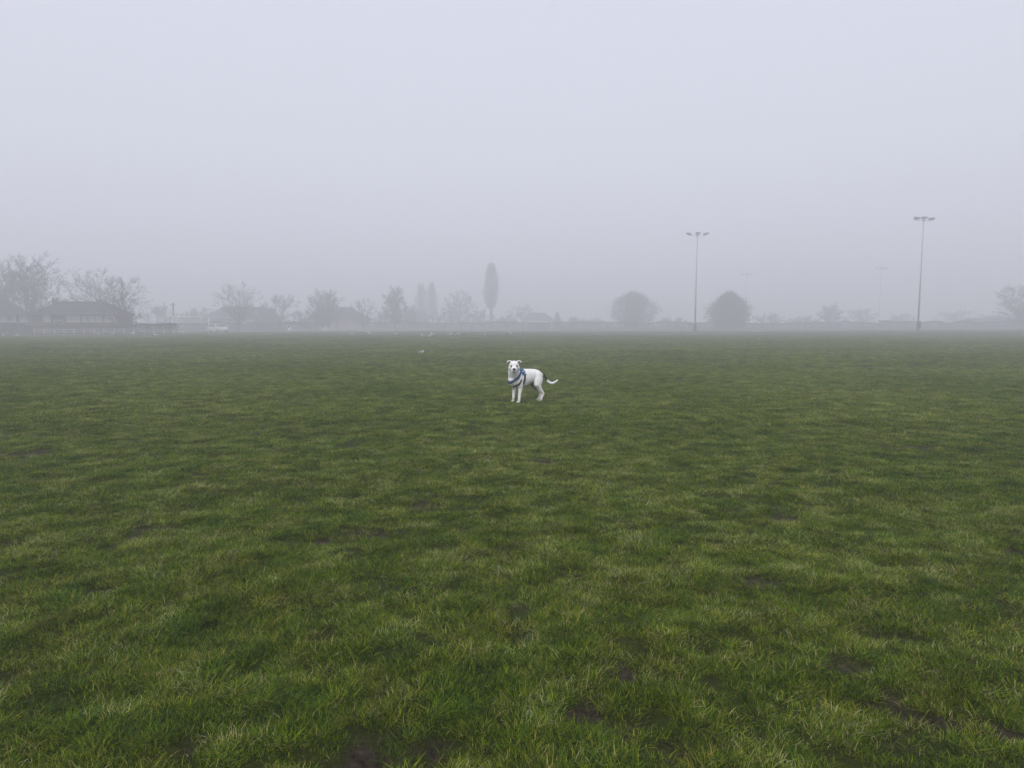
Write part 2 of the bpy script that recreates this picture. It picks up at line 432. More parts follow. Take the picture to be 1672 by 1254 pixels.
# ------------------------------------------------------------------ trees
def leaf_cloud(pts, size, g, spread=1.0):
    """small leaf-sized faces at the given points -> verts, faces"""
    N = len(pts); s = size*g.uniform(.5, 1.3, N)
    u = g.normal(0, 1, (N, 3)); u /= np.linalg.norm(u, axis=1)[:, None]
    w = g.normal(0, 1, (N, 3)); w -= (w*u).sum(1)[:, None]*u; w /= np.linalg.norm(w, axis=1)[:, None]
    V = np.zeros((N, 4, 3)); su = u*s[:, None]; sw = w*(s*.55)[:, None]
    V[:, 0] = pts-su; V[:, 1] = pts+sw; V[:, 2] = pts+su; V[:, 3] = pts-sw
    return V.reshape(-1, 3), np.arange(N*4).reshape(-1, 4)
def np_mesh(name, V, Fc, m, parent):
    me = bpy.data.meshes.new(name)
    me.vertices.add(len(V)); me.vertices.foreach_set('co', np.asarray(V, np.float32).ravel())
    me.loops.add(Fc.size); me.loops.foreach_set('vertex_index', Fc.ravel().astype(np.int32))
    me.polygons.add(len(Fc)); me.polygons.foreach_set('loop_start', (np.arange(len(Fc))*4).astype(np.int32))
    me.update(calc_edges=True); return link_mesh(name, me, m, parent)

def bare_tree(name, px, Y, top_py, width_px, label, cat='tree', lean=0.0, seed=1, group=None, limbs=15, sub=9, twigs=8, tw=1.0, low=.16, leafy=0, mat_leaf='brush', stems=1, peak=.62, squash=1.0):
    """winter tree: limbs grow from the trunk to points spread through the crown, each dividing into branches and twigs"""
    Y = 150+(Y-150)*1.3 if Y > 150 else Y
    g = random.Random(seed); x = at(px, 540, Y).x; z0 = hz(x, Y)
    H = at(px, top_py, Y).z-z0; W = width_px*Y/F_PX
    root = empty(name, (x, Y, z0)); tag(root, label, cat, group)
    tr = MB(); cr = MB(); leafpts = []
    rx, rz_, cz = W/2, H*(1-low)/2*squash, H*(low+(1-low)*.5)
    def bez(p, c, q, n): return [p*(1-t)**2+c*2*t*(1-t)+q*t*t for t in [i/n for i in range(n+1)]]
    def strip_(p, q, w):
        d = (q-p); o = d.orthogonal().normalized()*w; o.rotate(Matrix.Rotation(g.uniform(0, 6.28), 3, d.normalized()))
        m = p.lerp(q, .5)+Vector((g.gauss(0, 1), g.gauss(0, 1), g.gauss(0, 1)))*d.length*.08
        b_ = len(cr.v); cr.v += [tuple(p-o), tuple(p+o), tuple(m+o*.8), tuple(m-o*.8), tuple(q+o*.35), tuple(q-o*.35)]
        cr.f += [(b_, b_+1, b_+2, b_+3), (b_+3, b_+2, b_+4, b_+5)]
    bases = []
    for k in range(stems):
        a = k*2.6+seed; off = Vector((math.cos(a)*.6, math.sin(a)*.6, -.25)) if stems > 1 else Vector((0, 0, -.25))
        topx = lean*H*.55+(math.cos(a)*W*.16 if stems > 1 else 0)
        pts = bez(off, Vector((off.x+topx*.2, off.y, H*.3)), Vector((topx, off.y*2, H*.80)), 9)
        pts = [p+Vector((g.gauss(0, .012), g.gauss(0, .012), 0))*H*(i > 0) for i, p in enumerate(pts)]
        r0 = H*.020*(1 if stems == 1 else .8); rad = [r0*(1-.9*(i/9)**.8) for i in range(10)]
        tr.tube(pts, rad, 8); bases.append((pts, rad))
    for i in range(limbs*stems):
        pts, rad = bases[i % stems]
        u = 1-2*(i+.5)/(limbs*stems); u = u*.96; ph = i*2.39996+g.uniform(-.5, .5); rr = math.sqrt(1-u*u)*g.uniform(.70, 1.0)
        T = Vector((rx*rr*math.cos(ph)+lean*(cz+rz_*u)*.5, rx*rr*math.sin(ph), cz+rz_*u*g.uniform(.82, 1.0)))
        hf = min(max((T.z/H-.12)*.62-.10*rr, .12), .88); fi = hf/.80*9; fi = min(fi, 8.5); i0 = int(fi)
        P0 = pts[i0].lerp(pts[i0+1], fi-i0); L0 = (T-P0).length
        C0 = P0+Vector(((T.x-P0.x)*.35, (T.y-P0.y)*.35, max(0, (T.z-P0.z))*.65+L0*.12))
        lp = bez(P0, C0, T, 7); lp = [p+Vector((g.gauss(0, .02), g.gauss(0, .02), g.gauss(0, .015)))*L0*(0 < j < 7) for j, p in enumerate(lp)]
        r1 = max(rad[i0]*g.uniform(.38, .55), .035); lr = [r1*(1-.85*j/7) for j in range(8)]
        tr.tube(lp, lr, 5, cap=False)
        for j in range(sub):
            t = .22+.78*(j+g.uniform(0, 1))/sub; f2 = min(t*7, 6.99); k0 = int(f2); P1 = lp[k0].lerp(lp[k0+1], f2-k0)
            d0 = (lp[k0+1]-lp[k0]).normalized(); L1 = L0*g.uniform(.20, .38)*(1.25-.5*t)
            side = d0.orthogonal().normalized(); side.rotate(Matrix.Rotation(g.uniform(0, 6.28), 3, d0))
            d1 = (d0*g.uniform(.5, 1.0)+side*g.uniform(.4, .95)+Vector((0, 0, .22))).normalized(); Q1 = P1+d1*L1
            mid = P1.lerp(Q1, .5)+Vector((0, 0, -L1*.06))+side*L1*.06
            rb = max(lr[k0]*.45, .012*tw); cr.tube([P1, mid, Q1], [rb, rb*.7, rb*.35], 3, cap=False)
            for m_ in range(twigs):
                tt = g.uniform(.15, 1.0); P2 = (P1.lerp(mid, tt*2) if tt < .5 else mid.lerp(Q1, tt*2-1))
                d2 = (d1+Vector((g.gauss(0, .55), g.gauss(0, .55), g.gauss(.12, .45)))).normalized(); L2 = g.uniform(.35, .8)*L1*.55+.25
                Q2 = P2+d2*L2; strip_(P2, Q2, .009*tw)
                if leafy: leafpts.append(P2.lerp(Q2, g.uniform(.3, 1)))
                for n_ in range(4):
                    P3 = P2.lerp(Q2, g.uniform(.2, 1)); d3 = (d2+Vector((g.gauss(0, .5), g.gauss(0, .5), g.gauss(.1, .4)))).normalized()
                    strip_(P3, P3+d3*L2*g.uniform(.3, .6), .0055*tw)
    if leafy:
        gg = np.random.default_rng(seed); tp = np.array([tuple(t) for t in leafpts])
        V2, F2 = leaf_cloud(tp[gg.integers(0, len(tp), leafy)]+gg.normal(0, .22, (leafy, 3)), .12, gg); nb = len(cr.v)
        cr.v += [tuple(v) for v in V2]; cr.f += [tuple(int(i)+nb for i in f) for f in F2]
    tr.build('trunk', M['bark'], root, True)
    cr.build('crown', M['twig'] if not leafy else M[mat_leaf], root)
    return root

def crown_tree(name, px, Y, top_py, width_px, base_frac, label, cat='tree', shape='round', n=7000, leaf=.24, m='ivy', seed=1, group=None, fill=.62, hollow=.5, base_z=None):
    """dense or twiggy crown: many small leaf faces over limbs"""
    g = np.random.default_rng(seed); gr = random.Random(seed); Y = 150+(Y-150)*1.45
    x = at(px, 540, Y).x; z0 = hz(x, Y); H = at(px, top_py, Y).z-z0; W = width_px*Y/F_PX
    root = empty(name, (x, Y, z0)); tag(root, label, cat, group)
    zb = H*base_frac; hc = H-zb
    # soft crown: volume points whose outline is broken by noise, thinning outwards, with clumps and gaps
    leaf *= .6; n = int(n*1.7)
    t = g.uniform(0, 1, n*3); az_ = g.uniform(0, 2*np.pi, n*3)
    if shape == 'round': pr = np.sin(np.pi*np.clip(t*.84+.13, 0, 1))**.7
    elif shape == 'column': pr = np.interp(t, [0, .12, .35, .6, .85, 1], [.30, .72, 1, .80, .52, .20])
    else: pr = (1-t)**.8+.05
    cxy = np.stack([np.cos(az_), np.sin(az_)], 1)
    lump = fbm(cxy[:, 0]*1.6+seed*3.1+t*1.3, cxy[:, 1]*1.6+t*(3.2 if shape != 'column' else 6)+seed, seed, 4)
    lump2 = fbm(cxy[:, 0]*3.3+t*4+seed, cxy[:, 1]*3.3+t*6, seed+5, 3)
    edge = pr*W/2*np.clip(.40+.75*lump+.62*lump2, .55, 1.25)
    q = g.uniform(0, 1, n*3)**.55; q = q*(1+np.abs(g.normal(0, .22, n*3))*(q > .6))
    if shape == 'column': edge = edge*(.72+.62*fbm(t*13+seed, az_*1.3, seed+3, 3))
    x_ = edge*q*cxy[:, 0]; y_ = edge*q*cxy[:, 1]; z_ = zb+t*hc*np.clip(.80+.36*lump, .78, 1.0)*(1-.05*q)
    nz2 = fbm(x_/W*7+9+seed, z_/W*7+y_/W*5+seed, seed+9, 3)
    keep = (nz2 > .42) | (g.uniform(0, 1, n*3) < .30)
    if shape == 'column': x_ = np.where(t > .72, x_+(t-.72)*W*.42*np.where(az_ > np.pi, 1, -1), x_)
    P = np.stack([x_, y_, z_], 1)[keep][:n]
    P[:, 2] += g.normal(0, .18 if shape != 'round' else .50, len(P))
    L = np.stack([x_, y_, z_, z_*0+.3], 1)[::max(1, len(x_)//40)][:40]
    V, Fc = leaf_cloud(P, leaf, g)
    # limbs
    tr = MB(); tr.tube([(0, 0, -.2), (.05, 0, zb*.6+.1), (0, .05, zb+hc*.35), (0, 0, zb+hc*.8)], [H*.028, H*.022, H*.014, .03], 8)
    for (lx, ly, lz, lr) in L:
        st = max(.3, lz-abs(lx)-abs(ly)-lr*.6) if shape != 'column' else max(.5, lz-2)
        st = min(st, lz*.8)
        tr.tube([(0, 0, st), (lx*.5, ly*.5, (st+lz)/2+.1), (lx, ly, lz)], [H*.009, H*.006, .02], 5)
    tr.build('trunk', M['bark'], root, True)
    np_mesh('crown', V, Fc, M[m], root)
    return root

def hedge(name, px0, px1, Y, top_py, label, depth=1.8, m='hedge', seed=1, cat='hedge', Y2=None, n=None, bumps=.5):
    Y2 = Y2 or Y
    a = at(px0, 540, Y); b = at(px1, 540, Y2); L = math.hypot(b.x-a.x, b.y-a.y); ang = math.atan2(b.y-a.y, b.x-a.x)
    zt = at((px0+px1)/2, top_py, (Y+Y2)/2).z; z0 = hz((a.x+b.x)/2, (Y+Y2)/2)-.05; H = zt-z0
    root = empty(name, (a.x, a.y, z0), ang); tag(root, label, cat)
    g = np.random.default_rng(seed); n = n or int(L*420)
    u = g.uniform(0, L, n); prof = .55+bumps*(fbm(u*.30, u*0+seed, seed, 5))*1.7
    tt = g.uniform(0, 1, n)
    face = g.integers(0, 3, n)
    z = np.where(face == 0, H*prof*g.uniform(.88, 1.03, n), H*prof*tt)
    y = np.where(face == 0, g.uniform(-depth/2, depth/2, n), np.where(face == 1, -depth/2, depth/2)*g.uniform(.8, 1.05, n))
    V, Fc = leaf_cloud(np.stack([u, y, z], 1), .13 if H < 3 else .2, g)
    np_mesh('foliage', V, Fc, M[m], root)
    c = MB(); k = max(3, int(L/1.2))
    for i in range(k):                                           # inner woody mass
        uu = L*(i+.5)/k; pr = .55+bumps*float(fbm(np.array([uu*.30]), np.array([float(seed)]), seed, 5)[0])*1.7
        for q in range(4):
            c.tube([(uu, 0, 0), (uu+g.normal(0, .3), g.normal(0, depth*.2), H*pr*.5), (uu+g.normal(0, .6), g.normal(0, depth*.35), H*pr*.92)], [.06, .04, .015], 4)
    c.build('stems', M['bark'], root)
    return root

# left clump of tall bare trees behind the houses
bare_tree('bare_tree', 10, 117, 424, 70, 'tall bare tree at the far left edge behind the dark houses', stems=2, seed=3, limbs=15, tw=2.5, low=.14)
bare_tree('bare_tree', 55, 115, 419, 88, 'broad tall bare tree forking above the gap between the two left houses', stems=2, seed=8, limbs=18, tw=2.5, low=.14)
bare_tree('bare_tree', 176, 115, 440, 100, 'bare tree leaning left over the long brick house', lean=-.40, seed=12, limbs=20, tw=1.8, low=.24)
bare_tree('bare_tree', 205, 101, 452, 72, 'spreading bare tree at the right end of the long brick house', lean=-.05, seed=23, limbs=17, tw=1.5, low=.12)
bare_tree('bare_tree', 390, 142, 462, 80, 'bushy bare tree behind the pale windowed house', seed=31, limbs=20, tw=1.5, low=.2, stems=1)
bare_tree('winter_tree', 258, 175, 497, 90, 'low faint tree clump behind the tall goal frame', seed=41, tw=2.4, low=.05, leafy=2500)
bare_tree('winter_tree', 458, 172, 480, 74, 'round grey tree between the bushy bare tree and the dark hipped roof', seed=42, tw=2.6, low=.04, leafy=4500)
bare_tree('winter_tree', 325, 185, 503, 66, 'small faint tree left of the pale windowed house', seed=43, tw=2.4, low=.05, leafy=2500)
bare_tree('bare_tree', 531, 160, 474, 58, 'upright bare tree rising over the dark hipped roof', seed=51, limbs=20, leafy=1500, tw=2.2, low=.1, stems=2)
bare_tree('bare_tree', 594, 168, 487, 54, 'small leaning bare tree at the right end of the dark hipped roof', seed=52, lean=-.12, tw=1.8, low=.1)
bare_tree('winter_tree', 646, 172, 470, 40, 'narrow upright grey tree left of the twin poplars', seed=61, limbs=22, tw=2.8, low=.08, leafy=6500, peak=.6)
crown_tree('poplar', 688, 225, 462, 20, .20, 'left one of the faint twin poplars', shape='column', n=5000, m='brush', seed=62, group='twin poplars')
crown_tree('poplar', 706, 226, 459, 18, .20, 'right one of the faint twin poplars', shape='column', n=5000, m='brush', seed=63, group='twin poplars')
bare_tree('winter_tree', 752, 205, 476, 66, 'broad faint tree just left of the tall poplar', seed=64, tw=3, low=.04, leafy=5000, limbs=20)
crown_tree('poplar', 802, 212, 427, 20, .30, 'tall slender poplar standing alone above the centre of the field', shape='column', n=11000, leaf=.26, m='brush', seed=65)
bare_tree('winter_tree', 852, 225, 497, 44, 'faint tree right of the tall poplar', seed=66, tw=3, low=.05, leafy=3500)
crown_tree('winter_tree', 910, 205, 509, 17, .05, 'small dark tree at the right end of the little faint roof', shape='cone', n=3200, m='ivy', seed=67)
bare_tree('winter_tree', 936, 210, 518, 20, 'tiny rounded bush tree right of the small goal', seed=68, tw=2.5, low=.03, leafy=2500)
crown_tree('winter_tree', 1034, 182, 477, 64, .10, 'wide domed tree left of the middle floodlight', n=15000, leaf=.24, m='brush', seed=69)
crown_tree('winter_tree', 1190, 162, 480, 53, .01, 'dense rounded tree right of the middle floodlight', n=19000, leaf=.24, m='ivy', seed=70)
bare_tree('winter_tree', 1355, 195, 497, 40, 'small rounded tree left of the faint right floodlight', seed=71, tw=3, low=.03, leafy=6000, mat_leaf='ivy')
bare_tree('winter_tree', 1312, 210, 519, 60, 'low faint spreading tree beside the small rounded tree', seed=76, tw=2.6, low=.03, leafy=3500)
bare_tree('winter_tree', 1408, 222, 504, 60, 'pale tree behind the faint right floodlight', seed=72, tw=2.6, low=.03, leafy=5000)
bare_tree('winter_tree', 1560, 228, 508, 84, 'very faint low tree between the right floodlight and the edge tree', seed=73, tw=2.6, low=.03, leafy=5000)
bare_tree('winter_tree', 1668, 160, 462, 86, 'grey tree at the far right edge', seed=74, limbs=26, tw=2.6, low=.05, leafy=6000)
for i, (px_, Y_, top_, w_, lab_) in enumerate([
        (300, 200, 512, 50, 'low scrubby bush behind the crossbar of the tall goal'),
        (432, 168, 503, 46, 'scrubby bush at the right end of the pale windowed house'),
        (496, 178, 507, 40, 'scrubby bush at the left end of the dark hipped roof'),
        (622, 190, 510, 46, 'scrubby bush left of the narrow upright grey tree'),
        (668, 196, 500, 44, 'scrubby bush right of the narrow upright grey tree'),
        (722, 205, 508, 46, 'scrubby bush between the twin poplars and the broad faint tree'),
        (784, 210, 505, 44, 'scrubby bush at the foot of the tall poplar on its left'),
        (826, 215, 516, 40, 'scrubby bush at the foot of the tall poplar on its right'),
        (965, 220, 523, 60, 'very low faint bush left of the wide domed tree'),
        (1100, 215, 520, 56, 'low faint bush between the wide domed tree and the middle floodlight'),
        (1256, 200, 514, 56, 'low faint bush right of the dense rounded tree'),
        (1470, 215, 513, 56, 'low faint bush left of the right floodlight'),
        (1618, 190, 516, 60, 'low faint bush left of the grey edge tree')]):
    bare_tree('scrub_bush', px_, Y_, top_, w_, lab_, cat='bush', seed=300+i, limbs=12, sub=7, twigs=7, tw=3, low=.02, leafy=3500)

# hedges and scrub
hedge('hedge', -60, 286, 100, 531, 'dark clipped hedge in front of the left houses', seed=80)
hedge('hedge', 282, 520, 158, 527, 'low hedge behind the white car', seed=81)
hedge('hedge', 516, 830, 190, 526, 'long low hedge behind the gulls', seed=82, m='brush')
hedge('hedge', 826, 1130, 186, 526, 'pale low hedge behind the small goal', seed=83, m='brush')
hedge('hedge', 1125, 1440, 182, 526, 'low hedge behind the wire fence beside the middle floodlight', seed=84, m='brush')
hedge('hedge', 1436, 1740, 170, 525, 'low hedge behind the right floodlight', seed=85, m='brush')

# ------------------------------------------------------------------ houses
def house(name, px0, px1, Y, eaves_py, ridge_py, label, depth=8.0, hip=3.5, wall='brick', roof='roof', wins=(), doors=(), chims=(), rz=0.0, wz=(1.5, 2.5)):
    a = at(px0, 540, Y); b = at(px1, 540, Y); W = b.x-a.x; cx_ = (a.x+b.x)/2; z0 = hz(cx_, Y)-.1
    th = math.atan2(-cx_, Y); rz = th; W *= math.cos(th); kx = math.cos(th)
    he = at(CX, eaves_py, Y).z-z0; hr = at(CX, ridge_py, Y+depth/2).z-z0
    root = empty(name, (cx_, Y, z0), rz); tag(root, label, 'house')
    w = W/2
    MB().box(-w, w, 0, depth, 0, he).build('wall', M[wall], root)
    o = .35; e = he-.12; r = MB()
    A = (-w-o, -o, e); B = (w+o, -o, e); C_ = (w+o, depth+o, e); D = (-w-o, depth+o, e)
    P = (-w+hip, depth/2, hr); Q = (w-hip, depth/2, hr); t = .14
    up = lambda v: (v[0], v[1], v[2]+t)
    r.poly([up(A), up(B), up(Q), up(P)]); r.poly([up(C_), up(D), up(P), up(Q)]); r.poly([up(B), up(C_), up(Q)]); r.poly([up(D), up(A), up(P)])
    r.poly([D, C_, B, A])
    for p1, p2 in ((A, B), (B, C_), (C_, D), (D, A)): r.poly([p1, p2, up(p2), up(p1)])
    r.tube([up(P), up(Q)], .1, 6)
    for p1, p2 in ((A, P), (D, P), (B, Q), (C_, Q)): r.tube([up(p1), up(p2)], .08, 5)
    ro = r.build('roof', M[roof], root)
    for cpx in chims:
        X = (at(cpx, 540, Y).x-cx_)*kx
        c = MB().box(X-.38, X+.38, depth/2-.3, depth/2+.3, hr-.9, hr+.35); c.box(X-.45, X+.45, depth/2-.37, depth/2+.37, hr+.35, hr+.47)
        c.tube([(X-.18, depth/2, hr+.47), (X-.18, depth/2, hr+.75)], [.11, .09], 8); c.tube([(X+.18, depth/2, hr+.47), (X+.18, depth/2, hr+.75)], [.11, .09], 8)
        c.build('chimney', M[wall], ro)
    for (wx, ww) in wins:
        X = (at(wx, 540, Y).x-cx_)*kx; hw = ww/2; z1, z2 = wz
        f = MB(); k = .07
        f.box(-hw, hw, -.05, .03, 0, k).box(-hw, hw, -.05, .03, z2-z1-k, z2-z1)
        f.box(-hw, -hw+k, -.05, .03, k, z2-z1-k).box(hw-k, hw, -.05, .03, k, z2-z1-k).box(-k/2, k/2, -.045, .025, k, z2-z1-k)
        wo_ = empty('window', (X, 0, z1)); wo_.parent = root
        f.build('frame', M['pvc'], wo_)
        MB().box(-hw+k, hw-k, -.025, -.012, k, z2-z1-k).build('pane', M['pane'], wo_)
        MB().box(-hw-.08, hw+.08, -.12, -.002, -.07, -.005).build('sill', M['pvc'], wo_)
        for sx_ in (-1, 1):
            cu = MB(); x_ = sx_*(hw-k)
            for q in range(4):
                xa = x_-sx_*q*.11; cu.box(min(xa, xa-sx_*.1), max(xa, xa-sx_*.1), -.040+.004*(q % 2), -.027, k, z2-z1-k)
            cu.build('curtain', M['curtain'], wo_)
    for dx in doors:
        X = (at(dx, 540, Y).x-cx_)*kx
        d = MB().box(X-.45, X+.45, -.06, .02, 0, 2.02).build('door', M['door'], root)
        MB().box(X-.52, X-.452, -.09, .02, 0, 2.09).box(X+.452, X+.52, -.09, .02, 0, 2.09).box(X-.45, X+.45, -.09, .02, 2.022, 2.09).build('door_frame', M['pvc'], d)
        MB().ball((X+.36, -.09, 1.0), .035).build('handle', M['steel'], d)
    # gutter
    MB().tube([(-w-o, -o-.06, e+.02), (w+o, -o-.06, e+.02)], .055, 6).tube([(w-.2, -.06, e), (w-.2, -.06, 0)], .035, 6).build('gutter', M['darksteel'], root)
    return root
house('house', -46, 50, 105, 514, 492, 'brown brick house at the far left edge with a hipped roof', wins=((17, 1.5), (1, 1.1), (-25, 1.5), (40, .9)), doors=(-10,), chims=(-6,), wz=(1.85, 2.75), hip=3.2)
house('house', 56, 220, 103, 514, 495, 'long dark brick house with a row of small white windows', wins=((79, .8), (116, 1.0), (126, .8), (139, .7), (151, .8), (163, .8), (181, 1.3)), doors=(97, 197), chims=(92, 165), wz=(1.85, 2.7), hip=3.4)
house('house', 338, 462, 178, 521, 502, 'pale rendered house with wide white windows behind the bushy bare tree', wall='render_wall', roof='roof2', wins=((352, 2.6), (385, 2.2), (408, 2.4), (440, 1.4)), doors=(424,), chims=(372,), wz=(1.25, 2.1), hip=4)
house('house', 500, 604, 182, 521, 503, 'house with a dark hipped roof below the upright bare tree', wall='brick2', roof='roof', wins=((532, 1.3), (578, 1.3)), doors=(550,), chims=(520,), wz=(.9, 1.7), hip=4.5)
house('house', 654, 702, 235, 520, 508, 'faint brownish house below the twin poplars', wall='brick2', roof='roof', wins=((664, 1.2), (690, 1.6)), doors=(677,), chims=(695,), wz=(1.4, 2.4), hip=2)
house('house', 852, 902, 245, 522, 512, 'little faint house behind the small goal', wall='brick2', roof='roof', wins=((864, 1.3), (888, 1.6)), doors=(876,), chims=(), wz=(1.2, 2.1), hip=2.5)
house('long_shed', 1572, 1662, 190, 527, 521, 'long low shed in front of the grey tree at the right edge', wall='wood', roof='roof2', wins=((1590, 1.4), (1612, 1.4), (1634, 1.4)), doors=(1650,), wz=(.9, 1.5), hip=.2, depth=6)
bpy.data.objects['long_shed']['category'] = 'shed'

# ------------------------------------------------------------------ floodlights
def floodlight(px, Y, top_py, label, base_py=None, group='floodlight masts', heads=3, yaw=0.0):
    x = at(px, 542, Y).x; z0 = hz(x, Y); H = at(px, top_py, Y).z-z0
    root = empty('floodlight', (x, Y, z0), yaw); root.rotation_euler = (0, .006, yaw); tag(root, label, 'floodlight', group)
    k_ = .6 if Y > 180 else 1
    MB().tube([(0, 0, -.1), (0, 0, H*.5), (0, 0, H-.2)], [.145*k_, .10*k_, .06*k_], 12).build('pole', M['steel'], root, True)
    MB().tube([(0, 0, -.05), (0, 0, .06)], .34, 12).tube([(0, 0, .06), (0, 0, 1.35)], .22, 12).build('base', M['darksteel'], root)
    MB().box(-.16, .16, -.36, -.18, .5, 1.5).build('control_box', M['darksteel'], root, bevel=.01)
    MB().box(-1.45, 1.45, -.03, .03, H-.30, H-.24).box(-.13, .13, -.13, .13, H-.4, H-.14).build('crossarm', M['steel'], root)
    for i in range(heads):
        X = (-1.35, 0, 1.35)[i]
        h = MB()
        # a wide tilted lamp housing: prism, broader at the front
        c = [(-.40, -.42, -.03), (.40, -.42, -.03), (.30, .30, .05), (-.30, .30, .05)]
        top = [(-.36, -.38, .20), (.36, -.38, .20), (.22, .24, .34), (-.22, .24, .34)]
        h.v += c+top
        h.f += [(3, 2, 1, 0), (4, 5, 6, 7), (0, 1, 5, 4), (1, 2, 6, 5), (2, 3, 7, 6), (3, 0, 4, 7)]
        o = h.build('lamp_head', M['darksteel'], root, bevel=.015)
        o.location = (X, 0, H-.10+(.10 if i == 1 else 0)); o.rotation_euler = (R(-10), R((6, 0, -14)[i]), R((-25, 0, 25)[i]))
        MB().box(-.32, .32, -.34, .2, -.06, -.034).build('lens', M['lens'], o).rotation_euler = (R(6), 0, 0)
        MB().tube([(-.3, 0, .02), (0, 0, -.16), (.3, 0, .02)], .025, 6).build('bracket', M['steel'], o)
    return root
floodlight(1134.5, 115, 382, 'tall floodlight mast in the middle of the right half of the field edge')
floodlight(1498.5, 105, 357, 'nearest and tallest-looking floodlight mast near the right edge', yaw=.25)
floodlight(1216.5, 225, 448, 'very faint distant floodlight rising behind the dense rounded tree', yaw=-.1)
floodlight(1434.0, 208, 438, 'faint distant floodlight between the middle and the right mast', yaw=.1)

# ------------------------------------------------------------------ goals, fences, posts
def goal(px0, px1, Y0, Y1, h, label, r=.06, back=1.6):
    a = at(px0, 543, Y0); b = at(px1, 543, Y1); a.z = b.z = 0
    W = (b-a).length; ang = math.atan2(b.y-a.y, b.x-a.x); z0 = hz((a.x+b.x)/2, (Y0+Y1)/2)
    root = empty('goal', (a.x, a.y, z0), ang); tag(root, label, 'goal')
    MB().tube([(0, 0, -.1), (0, 0, h)], r, 10).build('post', M['white'], root, True)
    MB().tube([(W, 0, -.1), (W, 0, h)], r, 10).build('post', M['white'], root, True)
    MB().tube([(-r, 0, h), (W+r, 0, h)], r, 10).build('crossbar', M['white'], root, True)
    s = MB()
    for X in (0, W): s.tube([(X, 0, h-.03), (X, back*.35, h-.05), (X, back, .05)], .022, 6)
    s.tube([(0, back, .05), (W, back, .05)], .022, 6)
    s.build('back_stay', M['steel'], root)
goal(283.5, 341, 103, 107, 2.42, 'tall white goal frame on the left beside the white car', r=.08)
goal(858.5, 901, 143, 143, 1.83, 'small faint white goal on the far edge right of the poplar', r=.06)

def rail_fence(px0, px1, Y, top_py, label, step, mat_='fencewood', rails=2, mesh=False, name='fence', rr=.045):
    a = at(px0, 540, Y); b = at(px1, 540, Y); W = b.x-a.x
    root = empty(name, (a.x, Y, 0)); tag(root, label, 'fence')
    H = at((px0+px1)/2, top_py, Y).z; n = int(round(W/step)); zz = [hz(a.x+W*i/n, Y) for i in range(n+1)]
    H = H-(sum(zz)/len(zz))
    for i in range(n+1):
        X = W*i/n+(rnd.uniform(-.05, .05) if not mesh else 0); t = rnd.uniform(-.03, .03)
        MB().tube([(X, 0, zz[i]-.2), (X+t, 0, zz[i]+H+.05)], rr, 8).build('post', M[mat_], root)
    for k in range(rails):
        h = H*(1-.48*k)-.03
        m_ = MB()
        for i in range(n): m_.tube([(W*i/n, -rr-.02, zz[i]+h), (W*(i+1)/n, -rr-.02, zz[i+1]+h)], .032 if not mesh else .02, 6, cap=True)
        m_.build('rail', M[mat_], root)
    if mesh:
        m_ = MB(); s = .22; k = int(W/s)
        for i in range(k+1):
            X = i*s; z = hz(a.x+X, Y)
            m_.box(X-.006, X+.006, -.02, -.008, z+.03, z+H)
        for j in range(6):
            h = .1+(H-.15)*j/5
            for i in range(n): m_.tube([(W*i/n, -.014, zz[i]+h), (W*(i+1)/n, -.014, zz[i+1]+h)], .007, 3, cap=False)
        m_.build('wire_mesh', M['steel'], root)
rail_fence(56, 300, 98, 537.2, 'low pale post and rail fence along the field below the long brick house', 1.35)
rail_fence(480, 850, 128, 536, 'faint low post and rail fence behind the gulls', 2.4, name='fence')
rail_fence(1124, 1700, 126, 527.5, 'grey wire mesh fence running behind the two near floodlights', 3.0, mat_='steel', mesh=True)

def util_pole(px, Y, top_py, label):
    x = at(px, 540, Y).x; z0 = hz(x, Y); H = at(px, top_py, Y).z-z0
    root = empty('telegraph_pole', (x, Y, z0)); tag(root, label, 'pole')
    MB().tube([(0, 0, -.2), (.03, 0, H)], [.15, .11], 10).build('pole', M['wood'], root)
    MB().box(-.5, .5, -.19, -.10, H-.45, H-.35).build('crossarm', M['wood'], root)
util_pole(284, 122, 494, 'short dark timber pole standing behind the left post of the tall goal')
def white_post(px, Y, top_py, w, label, tilt=0):
    x = at(px, 540, Y).x; z0 = hz(x, Y); H = at(px, top_py, Y).z-z0
    root = empty('board', (x, Y, z0)); tag(root, label, 'board')
    MB().box(-w/2, w/2, -.03, .03, H*.35, H).build('panel', M['white'], root, bevel=.01)
    for sx_ in (-1, 1): MB().tube([(sx_*(w/2-.05), .055, -.1), (sx_*(w/2-.05), .055, H*.98)], .03, 6).build('leg', M['steel'], root)
    root.rotation_euler = (0, tilt, .2)
white_post(230, 110, 535.5, .42, 'small white board by the right end of the low fence')
white_post(474, 130, 535, .62, 'small white leaning board between the white car and the gulls', -.22)
white_post(531, 140, 537, .9, 'low white board in front of the dark roofed house')

